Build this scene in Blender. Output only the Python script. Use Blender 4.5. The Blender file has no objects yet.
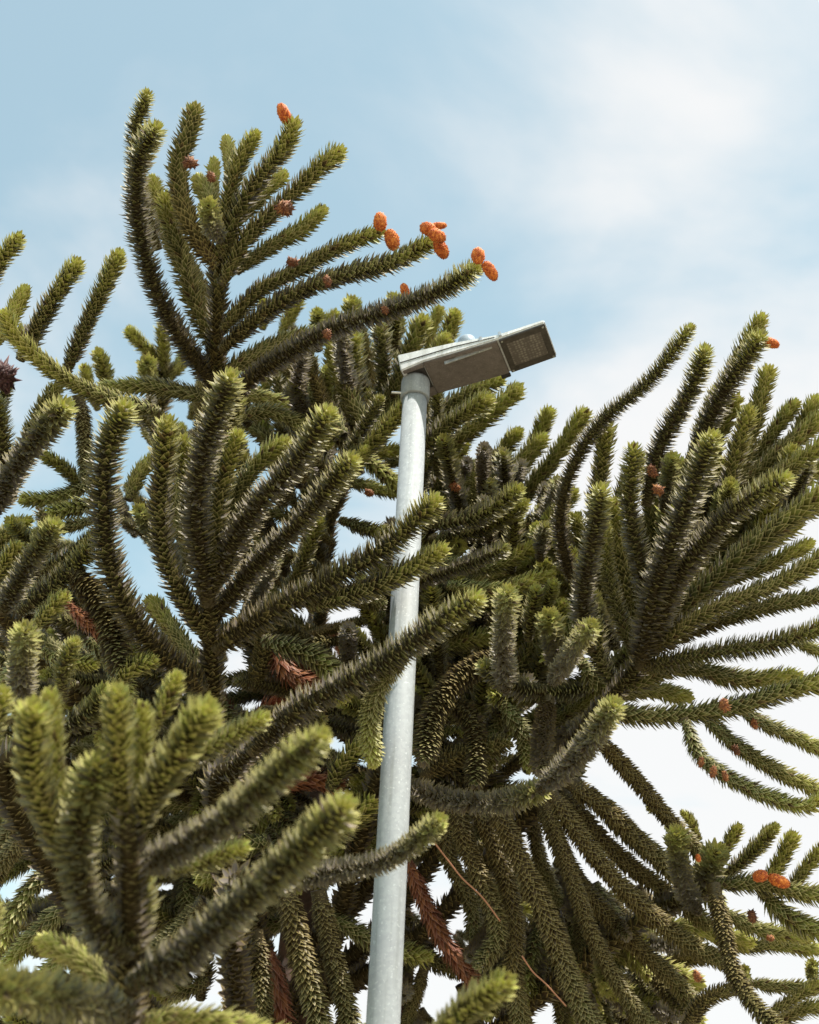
import bpy, bmesh, math, random
import numpy as np
from mathutils import Vector, Matrix
R = math.radians
random.seed(7); rng = np.random.default_rng(11)
scene = bpy.context.scene
col = scene.collection

# ------------------------------------------------------------------ camera
F_PX = 1400.0; PITCH = R(35.0); ROLL = R(2.9); EYE = np.array([0, 0, 1.6])
fw = np.array([0, math.cos(PITCH), math.sin(PITCH)])
rt0 = np.array([1.0, 0, 0]); up0 = np.cross(rt0, fw)
rt = rt0 * math.cos(ROLL) + up0 * math.sin(ROLL)
up = up0 * math.cos(ROLL) - rt0 * math.sin(ROLL)
cam = bpy.data.cameras.new('camera'); cam_o = bpy.data.objects.new('camera', cam); col.objects.link(cam_o)
cam.sensor_fit = 'VERTICAL'; cam.sensor_height = 24.0; cam.lens = F_PX / 1024 * 24.0
cam.clip_start = 0.05; cam.clip_end = 5000
cam_o.matrix_world = Matrix(((rt[0], up[0], -fw[0], EYE[0]), (rt[1], up[1], -fw[1], EYE[1]), (rt[2], up[2], -fw[2], EYE[2]), (0, 0, 0, 1)))
cam.dof.use_dof = True; cam.dof.focus_distance = 4.9; cam.dof.aperture_fstop = 2.1
scene.camera = cam_o

# ------------------------------------------------------------------ light
SUN_DIR = Vector((0.40, -0.40, 1.0)).normalized()
SUN_EL = math.asin(SUN_DIR.z); SUN_AZ = math.atan2(SUN_DIR.x, SUN_DIR.y)
sun = bpy.data.lights.new('sun', 'SUN'); sun.energy = 4.9; sun.angle = R(0.6); sun.color = (1.0, 0.94, 0.83)
sun_o = bpy.data.objects.new('sun', sun); col.objects.link(sun_o)
sun_o.rotation_euler = SUN_DIR.to_track_quat('Z', 'Y').to_euler(); sun_o.location = (3, -3, 12)
world = bpy.data.worlds.new('World'); scene.world = world; world.use_nodes = True
nt = world.node_tree; nt.nodes.clear(); L = nt.links.new
def wn(t, **k):
    n = nt.nodes.new(t)
    for a, v in k.items(): setattr(n, a, v)
    return n
out = wn('ShaderNodeOutputWorld'); bg = wn('ShaderNodeBackground'); bg.inputs[1].default_value = 0.13
sky = wn('ShaderNodeTexSky', sky_type='NISHITA', sun_disc=False); sky.sun_elevation = SUN_EL; sky.sun_rotation = SUN_AZ
sky.air_density = 1.0; sky.dust_density = 1.6; sky.ozone_density = 1.2
tc = wn('ShaderNodeTexCoord')
sep = wn('ShaderNodeSeparateXYZ'); L(tc.outputs['Generated'], sep.inputs[0])
def mth(op, a, b=None, clamp=False):
    n = wn('ShaderNodeMath', operation=op); n.use_clamp = clamp
    for i, v in enumerate((a, b)):
        if v is None: continue
        if hasattr(v, 'links'): L(v, n.inputs[i])
        else: n.inputs[i].default_value = v
    return n.outputs[0]
zz = mth('MAXIMUM', sep.outputs['Z'], 0.03)
px_ = mth('DIVIDE', sep.outputs['X'], zz); py_ = mth('DIVIDE', sep.outputs['Y'], zz)
cmb = wn('ShaderNodeCombineXYZ'); L(px_, cmb.inputs[0]); L(py_, cmb.inputs[1])
noi = wn('ShaderNodeTexNoise'); noi.inputs['Scale'].default_value = 2.4; noi.inputs['Detail'].default_value = 9; noi.inputs['Roughness'].default_value = 0.52
noi.inputs['Distortion'].default_value = 0.35
mp = wn('ShaderNodeMapping'); mp.inputs['Location'].default_value = (8.682, -2.07, 0.0); L(cmb.outputs[0], mp.inputs[0]); L(mp.outputs[0], noi.inputs['Vector'])
# the cloud bank lies towards the right (east) and thickens towards the horizon
bank = mth('MULTIPLY', px_, CLOUD_X := 0.88)
bank2 = mth('MULTIPLY', mth('SUBTRACT', py_, 1.35), 0.37)
den = mth('ADD', mth('ADD', mth('MULTIPLY', mth('SUBTRACT', noi.outputs['Fac'], 0.5), 2.6), bank), bank2)
mr = wn('ShaderNodeMapRange'); mr.interpolation_type = 'SMOOTHSTEP'; L(den, mr.inputs['Value'])
mr.inputs['From Min'].default_value = -0.48; mr.inputs['From Max'].default_value = 0.50
mr.inputs['To Min'].default_value = 0.12; mr.inputs['To Max'].default_value = 0.93
tint = wn('ShaderNodeMix', data_type='RGBA', blend_type='MULTIPLY'); tint.inputs[0].default_value = 1.0
L(sky.outputs[0], tint.inputs[6]); tint.inputs[7].default_value = (2.08, 2.16, 1.53, 1)
mx = wn('ShaderNodeMix', data_type='RGBA'); L(mr.outputs[0], mx.inputs[0]); L(tint.outputs[2], mx.inputs[6]); mx.inputs[7].default_value = (5.5, 5.45, 5.42, 1)
L(mx.outputs[2], bg.inputs[0]); L(bg.outputs[0], out.inputs[0])
scene.view_settings.view_transform = 'Standard'; scene.view_settings.look = 'None'; scene.view_settings.gamma = 1; scene.view_settings.exposure = 0.45
scene.view_settings.use_curve_mapping = False

# ------------------------------------------------------------------ helpers
def at(x, y, d):
    """world point seen at pixel x, y at depth d (m) along the view axis"""
    return EYE + d * (fw + (x - 409.5) / F_PX * rt - (y - 512) / F_PX * up)
def tag(o, label=None, cat=None, group=None, kind=None):
    for k, v in (('label', label), ('category', cat), ('group', group), ('kind', kind)):
        if v: o[k] = v
    return o
def empty(name, loc):
    o = bpy.data.objects.new(name, None); o.location = loc; o.empty_display_size = 0.3; col.objects.link(o); return o
WPOS = {}
def link_mesh(name, me, origin, parent=None):
    o = bpy.data.objects.new(name, me); col.objects.link(o)
    base = np.array(WPOS.get(parent.name, parent.location)) if parent else np.zeros(3)
    o.location = tuple(np.array(origin) - base); o.parent = parent
    WPOS[o.name] = tuple(origin)
    return o
def bm_obj(name, bm, mat, origin=(0, 0, 0), parent=None, smooth=False):
    """bm in world coordinates"""
    bmesh.ops.recalc_face_normals(bm, faces=bm.faces)
    bmesh.ops.translate(bm, verts=bm.verts, vec=-Vector(origin))
    for f in bm.faces: f.smooth = smooth
    me = bpy.data.meshes.new(name); bm.to_mesh(me); bm.free(); me.materials.append(mat)
    return link_mesh(name, me, origin, parent)

# ------------------------------------------------------------------ materials
def new_mat(name):
    m = bpy.data.materials.new(name); m.use_nodes = True; n = m.node_tree.nodes; b = n['Principled BSDF']; return m, m.node_tree, b
def ramp(t, stops, interp='LINEAR'):
    r = t.nodes.new('ShaderNodeValToRGB'); e = r.color_ramp.elements; r.color_ramp.interpolation = interp
    while len(e) > 1: e.remove(e[0])
    e[0].position = stops[0][0]; e[0].color = (*stops[0][1], 1)
    for p, c in stops[1:]:
        q = e.new(p); q.color = (*c, 1)
    return r
def leaf_mat(name, young, mid, old, edge, grey, spec=0.5, trans=0.12):
    m, t, b = new_mat(name); LL = t.links.new
    at_ = t.nodes.new('ShaderNodeAttribute'); at_.attribute_name = 'leafc'
    s = t.nodes.new('ShaderNodeSeparateColor'); LL(at_.outputs['Color'], s.inputs[0])
    age = ramp(t, [(0.0, young), (0.30, mid), (0.62, mid), (1.0, old)]); LL(s.outputs[0], age.inputs[0])
    # per leaf variation
    hsv = t.nodes.new('ShaderNodeHueSaturation'); LL(age.outputs[0], hsv.inputs['Color'])
    mv = t.nodes.new('ShaderNodeMapRange'); LL(s.outputs[2], mv.inputs[0]); mv.inputs[3].default_value = 0.65; mv.inputs[4].default_value = 1.4; LL(mv.outputs[0], hsv.inputs['Value'])
    mh = t.nodes.new('ShaderNodeMapRange'); LL(s.outputs[2], mh.inputs[0]); mh.inputs[3].default_value = 0.485; mh.inputs[4].default_value = 0.51; LL(mh.outputs[0], hsv.inputs['Hue'])
    # bloom, plus shade and sky sheen painted as grey on the tip-facing side
    geo = t.nodes.new('ShaderNodeNewGeometry')
    bl = t.nodes.new('ShaderNodeMix'); bl.data_type = 'RGBA'; LL(hsv.outputs[0], bl.inputs[6]); bl.inputs[7].default_value = (*grey, 1)
    bf = t.nodes.new('ShaderNodeMath'); bf.operation = 'MULTIPLY'; LL(geo.outputs['Backfacing'], bf.inputs[0]); bf.inputs[1].default_value = 0.75
    ba = ramp(t, [(0.0, (0.1, 0.1, 0.1)), (0.30, (0.8, 0.8, 0.8)), (0.7, (0.9, 0.9, 0.9)), (1.0, (0.35, 0.35, 0.35))]); LL(s.outputs[0], ba.inputs[0])
    bg2 = t.nodes.new('ShaderNodeMath'); bg2.operation = 'MULTIPLY'; LL(bf.outputs[0], bg2.inputs[0]); LL(ba.outputs[0], bg2.inputs[1]); LL(bg2.outputs[0], bl.inputs[0])
    # pale yellow margins and tips
    er = ramp(t, [(0.0, (0, 0, 0)), (0.60, (0, 0, 0)), (0.86, (1, 1, 1))]); LL(s.outputs[1], er.inputs[0])
    em = t.nodes.new('ShaderNodeMix'); em.data_type = 'RGBA'; ea = ramp(t, [(0.0, (1, 1, 1)), (0.5, (0.8, 0.8, 0.8)), (1.0, (0.85, 0.85, 0.85))]); LL(s.outputs[0], ea.inputs[0]); eg = t.nodes.new('ShaderNodeMath'); eg.operation = 'MULTIPLY'; LL(er.outputs[0], eg.inputs[0]); LL(ea.outputs[0], eg.inputs[1]); LL(eg.outputs[0], em.inputs[0]); LL(bl.outputs[2], em.inputs[6]); ec = ramp(t, [(0.0, edge), (0.45, (edge[0] * 0.82, edge[1] * 0.80, edge[2] * 1.15)), (1.0, (edge[0] * 0.66, edge[1] * 0.58, edge[2] * 0.60))]); LL(s.outputs[0], ec.inputs[0]); LL(ec.outputs[0], em.inputs[7])
    LL(em.outputs[2], b.inputs['Base Color'])
    b.inputs['Roughness'].default_value = 0.5
    b.inputs['Specular IOR Level'].default_value = spec
    tr = t.nodes.new('ShaderNodeBsdfTranslucent'); LL(em.outputs[2], tr.inputs[0])
    mxs = t.nodes.new('ShaderNodeMixShader'); mxs.inputs[0].default_value = trans
    o = t.nodes['Material Output']; LL(b.outputs[0], mxs.inputs[1]); LL(tr.outputs[0], mxs.inputs[2]); LL(mxs.outputs[0], o.inputs[0])
    return m
M_LEAF = leaf_mat('araucaria_leaf', (0.36, 0.375, 0.075), (0.092, 0.098, 0.026), (0.080, 0.055, 0.025), (0.50, 0.45, 0.16), (0.33, 0.285, 0.295), 0.34, 0.09)
M_DEAD = leaf_mat('withered_leaf', (0.30, 0.12, 0.05), (0.20, 0.07, 0.03), (0.13, 0.065, 0.04), (0.38, 0.19, 0.10), (0.20, 0.08, 0.05), 0.2, 0.05)
M_CONE = leaf_mat('pollen_cone_scales', (0.66, 0.20, 0.05), (0.56, 0.14, 0.03), (0.42, 0.09, 0.02), (0.78, 0.34, 0.12), (0.5, 0.13, 0.03), 0.2, 0.1)
M_OLDCONE = leaf_mat('spent_cone_scales', (0.38, 0.15, 0.06), (0.22, 0.09, 0.045), (0.12, 0.06, 0.04), (0.55, 0.30, 0.14), (0.22, 0.10, 0.07), 0.2, 0.05)

M_DARKCONE = leaf_mat('dark_cone_scales', (0.07, 0.035, 0.035), (0.05, 0.022, 0.022), (0.09, 0.035, 0.03), (0.16, 0.08, 0.08), (0.08, 0.05, 0.05), 0.2, 0.02)
def bark_mat():
    m, t, b = new_mat('bark'); LL = t.links.new
    c = t.nodes.new('ShaderNodeTexCoord'); n = t.nodes.new('ShaderNodeTexNoise'); LL(c.outputs['Object'], n.inputs[0]); n.inputs['Scale'].default_value = 14; n.inputs['Detail'].default_value = 8
    v = t.nodes.new('ShaderNodeTexVoronoi'); LL(c.outputs['Object'], v.inputs[0]); v.inputs['Scale'].default_value = 22
    r = ramp(t, [(0.3, (0.04, 0.028, 0.02)), (0.55, (0.10, 0.055, 0.038)), (0.8, (0.16, 0.12, 0.09))]); LL(n.outputs[0], r.inputs[0]); LL(r.outputs[0], b.inputs['Base Color'])
    bu = t.nodes.new('ShaderNodeBump'); LL(v.outputs[0], bu.inputs['Height']); bu.inputs['Distance'].default_value = 0.03; LL(bu.outputs[0], b.inputs['Normal']); b.inputs['Roughness'].default_value = 0.85
    return m
M_BARK = bark_mat()
def galv_mat(name, lo, hi, scale, rough=(0.35, 0.6), metal=0.25):
    m, t, b = new_mat(name); LL = t.links.new
    c = t.nodes.new('ShaderNodeTexCoord')
    v = t.nodes.new('ShaderNodeTexVoronoi'); LL(c.outputs['Object'], v.inputs[0]); v.inputs['Scale'].default_value = scale
    n = t.nodes.new('ShaderNodeTexNoise'); LL(c.outputs['Object'], n.inputs[0]); n.inputs['Scale'].default_value = 9; n.inputs['Detail'].default_value = 9; n.inputs['Roughness'].default_value = 0.65
    s = t.nodes.new('ShaderNodeSeparateColor'); LL(v.outputs['Color'], s.inputs[0])
    a = t.nodes.new('ShaderNodeMath'); a.operation = 'MULTIPLY_ADD'; LL(s.outputs[0], a.inputs[0]); a.inputs[1].default_value = 0.35
    n2 = t.nodes.new('ShaderNodeMath'); n2.operation = 'MULTIPLY'; LL(n.outputs[0], n2.inputs[0]); n2.inputs[1].default_value = 0.75; LL(n2.outputs[0], a.inputs[2])
    r = ramp(t, [(0.2, lo), (0.85, hi)]); LL(a.outputs[0], r.inputs[0])
    # fine white specks and a few dull stains
    sp = t.nodes.new('ShaderNodeTexNoise'); LL(c.outputs['Object'], sp.inputs[0]); sp.inputs['Scale'].default_value = 130; sp.inputs['Detail'].default_value = 2
    spr = ramp(t, [(0.62, (0, 0, 0)), (0.70, (1, 1, 1))]); LL(sp.outputs[0], spr.inputs[0])
    mm = t.nodes.new('ShaderNodeMix'); mm.data_type = 'RGBA'; LL(spr.outputs[0], mm.inputs[0]); LL(r.outputs[0], mm.inputs[6]); mm.inputs[7].default_value = (min(1, hi[0] * 1.25), min(1, hi[1] * 1.25), min(1, hi[2] * 1.25), 1)
    ms = t.nodes.new('ShaderNodeMapping'); LL(c.outputs['Object'], ms.inputs[0]); ms.inputs['Scale'].default_value = (30, 30, 1.6)
    st = t.nodes.new('ShaderNodeTexNoise'); LL(ms.outputs[0], st.inputs[0]); st.inputs['Scale'].default_value = 1.3; st.inputs['Detail'].default_value = 7; st.inputs['Roughness'].default_value = 0.6
    sr = ramp(t, [(0.30, (0.62, 0.62, 0.58)), (0.52, (1, 1, 1))]); LL(st.outputs[0], sr.inputs[0])
    mu = t.nodes.new('ShaderNodeMix'); mu.data_type = 'RGBA'; mu.blend_type = 'MULTIPLY'; mu.inputs[0].default_value = 0.8; LL(mm.outputs[2], mu.inputs[6]); LL(sr.outputs[0], mu.inputs[7])
    LL(mu.outputs[2], b.inputs['Base Color'])
    rr = t.nodes.new('ShaderNodeMapRange'); LL(a.outputs[0], rr.inputs[0]); rr.inputs[3].default_value = rough[0]; rr.inputs[4].default_value = rough[1]; LL(rr.outputs[0], b.inputs['Roughness'])
    b.inputs['Metallic'].default_value = metal
    return m
M_GALV = galv_mat('galvanised_steel', (0.245, 0.265, 0.29), (0.33, 0.355, 0.38), 90, (0.58, 0.75), 0.0)
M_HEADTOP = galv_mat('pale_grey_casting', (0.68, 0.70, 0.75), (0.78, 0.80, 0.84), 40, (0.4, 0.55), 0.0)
M_HEADUND = galv_mat('weathered_underside', (0.15, 0.125, 0.12), (0.215, 0.185, 0.175), 160, (0.5, 0.7), 0.0)  # brown of the ground's reflection is put into this base colour
M_DARK = galv_mat('dark_rubber', (0.02, 0.02, 0.02), (0.05, 0.045, 0.045), 40, (0.6, 0.8), 0.0)
M_STEEL = galv_mat('stainless_clip', (0.5, 0.5, 0.5), (0.7, 0.7, 0.7), 60, (0.25, 0.4), 0.8)
def led_mat():
    m, t, b = new_mat('led_window'); LL = t.links.new
    c = t.nodes.new('ShaderNodeTexCoord')
    n = t.nodes.new('ShaderNodeTexNoise'); LL(c.outputs['Object'], n.inputs[0]); n.inputs['Scale'].default_value = 60; n.inputs['Detail'].default_value = 6
    r = ramp(t, [(0.3, (0.045, 0.038, 0.034)), (0.7, (0.10, 0.085, 0.077))]); LL(n.outputs[0], r.inputs[0]); LL(r.outputs[0], b.inputs['Base Color'])
    b.inputs['Roughness'].default_value = 0.3; return m
M_LED = led_mat()
def lens_mat():
    m, t, b = new_mat('led_lens'); LL = t.links.new
    c = t.nodes.new('ShaderNodeTexCoord'); mp_ = t.nodes.new('ShaderNodeMapping'); LL(c.outputs['Object'], mp_.inputs[0]); mp_.inputs['Rotation'].default_value = (0, 0, R(20))
    v = t.nodes.new('ShaderNodeTexVoronoi'); LL(mp_.outputs[0], v.inputs[0]); v.inputs['Scale'].default_value = 85; v.inputs['Randomness'].default_value = 0.35
    r_ = ramp(t, [(0.15, (0.30, 0.27, 0.24)), (0.55, (0.13, 0.11, 0.10))]); LL(v.outputs['Distance'], r_.inputs[0]); LL(r_.outputs[0], b.inputs['Base Color']); b.inputs['Roughness'].default_value = 0.3
    return m
M_LENS = lens_mat()
m_, t_, b_ = new_mat('photocell_plastic'); b_.inputs['Base Color'].default_value = (0.30, 0.36, 0.44, 1); b_.inputs['Roughness'].default_value = 0.35; M_CELL = m_
m_, t_, b_ = new_mat('dry_stalk'); b_.inputs['Base Color'].default_value = (0.36, 0.17, 0.10, 1); b_.inputs['Roughness'].default_value = 0.6; M_STALK = m_

# ------------------------------------------------------------------ ground
def ground():
    m, t, b = new_mat('ground'); LL = t.links.new
    c = t.nodes.new('ShaderNodeTexCoord'); n = t.nodes.new('ShaderNodeTexNoise'); LL(c.outputs['Object'], n.inputs[0]); n.inputs['Scale'].default_value = 0.6; n.inputs['Detail'].default_value = 12
    r = ramp(t, [(0.35, (0.20, 0.18, 0.10)), (0.5, (0.27, 0.23, 0.17)), (0.7, (0.36, 0.31, 0.25))]); LL(n.outputs[0], r.inputs[0]); LL(r.outputs[0], b.inputs['Base Color']); b.inputs['Roughness'].default_value = 0.9
    bm = bmesh.new(); bmesh.ops.create_grid(bm, x_segments=40, y_segments=40, size=1500)
    o = bm_obj('ground', bm, m); o['kind'] = 'structure'
ground()

# ------------------------------------------------------------------ leafy shoots (numpy)
def catmull(P, n):
    P = np.asarray(P, float)
    if len(P) == 2: P = np.vstack([P[0], (P[0] + P[1]) / 2, P[1]])
    Q = np.vstack([2 * P[0] - P[1], P, 2 * P[-1] - P[-2]]); o = []
    for i in range(len(P) - 1):
        a, b, c, d = Q[i:i + 4]
        for t in np.linspace(0, 1, n, endpoint=False):
            o.append(0.5 * (2 * b + (c - a) * t + (2 * a - 5 * b + 4 * c - d) * t * t + (3 * b - a - 3 * c + d) * t ** 3))
    o.append(P[-1]); return np.array(o)
TL = np.array([0.0, 0.33, 0.70, 1.0])
WL = np.array([0.95, 0.95, 0.52, 0.0])
def leaves(path, reach, density=620, spread=58, curl=0.32, stem=0.011, young=0.10, age0=0.0, wscale=1.0, tipdome=0.045, lenvar=0.12, keel=0.22):
    """spiral of overlapping triangular leaves along a path, base first. returns verts, faces, colours"""
    seg = np.linalg.norm(np.diff(path, axis=0), axis=1); S = np.concatenate([[0], np.cumsum(seg)]); Ltot = S[-1]
    # frames
    T = np.gradient(path, S, axis=0); T /= np.linalg.norm(T, axis=1)[:, None]
    U = np.zeros_like(T); u = np.cross(T[0], [0.3, 0.2, 1.0]); u /= np.linalg.norm(u); U[0] = u
    for i in range(1, len(T)):
        u = u - T[i] * np.dot(u, T[i]); u /= np.linalg.norm(u); U[i] = u
    N = max(12, int(Ltot * density)); k = np.arange(N)
    s = (k + 0.5) / N * Ltot; s = np.clip(s + rng.normal(0, 0.0015, N), 0, Ltot)
    itp = lambda A: np.stack([np.interp(s, S, A[:, j]) for j in range(3)], 1)
    P = itp(path); t = itp(T); t /= np.linalg.norm(t, axis=1)[:, None]; uu = itp(U); uu -= t * (uu * t).sum(1)[:, None]; uu /= np.linalg.norm(uu, axis=1)[:, None]
    vv = np.cross(t, uu); phi = k * 2.399963 + rng.normal(0, 0.10, N) + rng.uniform(0, 6)
    rad = uu * np.cos(phi)[:, None] + vv * np.sin(phi)[:, None]; lat = np.cross(t, rad)
    ft = Ltot - s; q = np.clip(ft / tipdome, 0, 1); q = q ** 0.6
    cv = curl + (0.62 - curl) * (1 - q)
    th0 = R(1) * (46 + (spread - 46) * q) * np.clip(ft / 0.012, 0.35, 1) * (1 + rng.normal(0, 0.09, N))
    ph = rng.uniform(0, 6.28, 3)
    slow = 1 + 0.10 * np.sin(s * 17 + ph[0]) * 0.6 + 0.05 * np.sin(s * 41 + ph[1])
    qb = np.clip(s / 0.05, 0.45, 1)
    Lf = (reach - stem) / math.sin(R(spread * 0.86)) * (0.36 + 0.64 * q) * slow * qb * (1 + rng.normal(0, lenvar, N))
    Wf = wscale * 0.0098 * (reach / 0.052) * (0.75 + 0.25 * q) * (1 + rng.normal(0, 0.08, N))
    tw = rng.normal(0, 0.16, N)
    # midrib positions
    mid = [P + rad * (stem * 0.75)[..., None] if np.ndim(stem) else P + rad * stem * 0.75]
    cur = mid[0]; nors = []
    for j in range(4):
        th = th0 * (1 - cv * TL[j] * 1.4)
        d = t * np.cos(th)[:, None] + rad * np.sin(th)[:, None]
        n_ = t * np.sin(th)[:, None] - rad * np.cos(th)[:, None]      # upper (inner) face, towards the shoot tip
        nors.append(n_)
        if j < 3:
            cur = cur + d * (Lf * (TL[j + 1] - TL[j]))[:, None]; mid.append(cur)
    V = np.zeros((N, 10, 3)); E = np.zeros((N, 10)); TT = np.zeros((N, 10))
    for j in range(3):
        w = (Wf * WL[j])[:, None]; l2 = lat * np.cos(tw)[:, None] + nors[j] * np.sin(tw)[:, None]
        lift = nors[j] * (Wf * WL[j] * keel)[:, None]
        V[:, 3 * j] = mid[j] - l2 * w + lift; V[:, 3 * j + 1] = mid[j] - lift * 0.6; V[:, 3 * j + 2] = mid[j] + l2 * w + lift
        E[:, 3 * j] = E[:, 3 * j + 2] = 1.0; E[:, 3 * j + 1] = 0.0 if j < 2 else 0.25
        TT[:, 3 * j:3 * j + 3] = TL[j]
    V[:, 9] = mid[3]; E[:, 9] = 1; TT[:, 9] = 1
    f4 = np.array([[0, 1, 4, 3], [1, 2, 5, 4], [3, 4, 7, 6], [4, 5, 8, 7]]); f3 = np.array([[6, 7, 9], [7, 8, 9]])
    base = (np.arange(N) * 10)[:, None, None]
    Q = (f4[None] + base).reshape(-1, 4); T3 = (f3[None] + base).reshape(-1, 3)
    age = np.clip(age0 + (1 - age0) * np.clip(ft / (young * 9), 0, 1) ** 0.75, 0, 1)
    age = np.clip(age + rng.normal(0, 0.03, N), 0, 1)
    age = np.where(rng.random(N) < 0.03, 1.0, age)      # a few browned leaves
    C = np.zeros((N, 10, 4)); C[..., 0] = age[:, None]; C[..., 1] = E; C[..., 2] = rng.random(N)[:, None]; C[..., 3] = TT
    V = V.reshape(-1, 3); C = C.reshape(-1, 4)
    # stem tube
    m = max(4, int(Ltot / 0.03)); ss = np.linspace(0, max(Ltot - 0.006, Ltot * 0.8), m); K = 7
    cP = np.stack([np.interp(ss, S, path[:, j]) for j in range(3)], 1); cU = np.stack([np.interp(ss, S, U[:, j]) for j in range(3)], 1); cT = np.stack([np.interp(ss, S, T[:, j]) for j in range(3)], 1)
    cV = np.cross(cT, cU); a = np.arange(K) * 2 * np.pi / K
    sr = stem * np.linspace(1.25, 0.75, m); sr[-1] *= 0.15
    tv = cP[:, None] + sr[:, None, None] * (cU[:, None] * np.cos(a)[None, :, None] + cV[:, None] * np.sin(a)[None, :, None])
    b0 = len(V); qs = []
    for i in range(m - 1):
        for j in range(K):
            j2 = (j + 1) % K; qs.append((b0 + i * K + j, b0 + i * K + j2, b0 + (i + 1) * K + j2, b0 + (i + 1) * K + j))
    V = np.vstack([V, tv.reshape(-1, 3)]); cc = np.zeros((m * K, 4)); cc[:, 0] = 0.9; cc[:, 2] = 0.1; C = np.vstack([C, cc]); Q = np.vstack([Q, np.array(qs)])
    return V, Q, T3, C
def np_mesh(name, parts, mat, origin):
    Vs, Qs, Ts, Cs = [], [], [], []; b = 0
    for V, Q, T3, C in parts:
        Vs.append(V - np.array(origin)); Qs.append(Q + b); Ts.append(T3 + b); Cs.append(C); b += len(V)
    V = np.vstack(Vs); Q = np.vstack(Qs); T3 = np.vstack(Ts); C = np.vstack(Cs)
    me = bpy.data.meshes.new(name); me.vertices.add(len(V)); me.vertices.foreach_set('co', V.astype(np.float32).ravel())
    loops = np.concatenate([Q.ravel(), T3.ravel()]).astype(np.int32)
    me.loops.add(len(loops)); me.loops.foreach_set('vertex_index', loops)
    nq, n3 = len(Q), len(T3); me.polygons.add(nq + n3)
    st = np.concatenate([np.arange(nq) * 4, nq * 4 + np.arange(n3) * 3]).astype(np.int32); me.polygons.foreach_set('loop_start', st)
    me.update(calc_edges=True)
    me.polygons.foreach_set('use_smooth', np.ones(nq + n3, bool))
    ca = me.color_attributes.new('leafc', 'FLOAT_COLOR', 'POINT'); ca.data.foreach_set('color', C.astype(np.float32).ravel())
    me.materials.append(mat); me.update(); return me
def path3(pts, d0, d1):
    """pixel polyline + depth at both ends -> smooth 3D path"""
    p = np.array([q[:2] for q in pts], float); l = np.concatenate([[0], np.cumsum(np.linalg.norm(np.diff(p, axis=0), axis=1))]); l /= l[-1]
    return catmull([at(x, y, d0 + (d1 - d0) * u) for (x, y), u in zip(p, l)], 8)

# ------------------------------------------------------------------ the tree
TRUNK_D = 6.4
tb = at(322, 690, TRUNK_D); TREE = (float(tb[0]), float(tb[1]), 0.0)
tree = tag(empty('monkey_puzzle_tree', TREE), 'tall monkey puzzle tree with spiky green branches and orange cones behind the lamp post', 'tree')
WPOS[tree.name] = TREE
def tube_bm(pts, rads, K=16, bm=None):
    bm = bm or bmesh.new(); P = np.array(pts, float); T = np.gradient(P, axis=0); T /= np.linalg.norm(T, axis=1)[:, None]
    ref = np.array([0.31, 0.9, 0.17]); u = np.cross(T[0], ref); u /= np.linalg.norm(u); rings = []
    for i in range(len(P)):
        u = u - T[i] * np.dot(u, T[i]); u /= np.linalg.norm(u); v = np.cross(T[i], u)
        rings.append([bm.verts.new(P[i] + rads[i] * (u * math.cos(a) + v * math.sin(a))) for a in [2 * math.pi * k / K for k in range(K)]])
    for a, b in zip(rings, rings[1:]):
        for k in range(K): bm.faces.new((a[k], a[(k + 1) % K], b[(k + 1) % K], b[k]))
    bm.faces.new(rings[0][::-1]); bm.faces.new(rings[-1]); return bm
tz = np.linspace(-0.15, 5.2, 60); tx = TREE[0] + 0.05 * np.sin(tz * 0.9); ty = TREE[1] + 0.04 * np.cos(tz * 0.7)
tr = [(0.30 * math.exp(-max(0, z) * 1.6) * 0.35 + 0.19 * (1 - max(0, z) / 6.4)) * (1 + 0.05 * math.sin(z * 14)) for z in tz]
bm_obj('trunk', tube_bm(np.stack([tx, ty, tz], 1), tr, 28), M_BARK, (TREE[0], TREE[1], 0), tree, True)
def trunk_at(z): return np.array([TREE[0] + 0.05 * math.sin(z * 0.9), TREE[1] + 0.04 * math.cos(z * 0.7), z])

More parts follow.
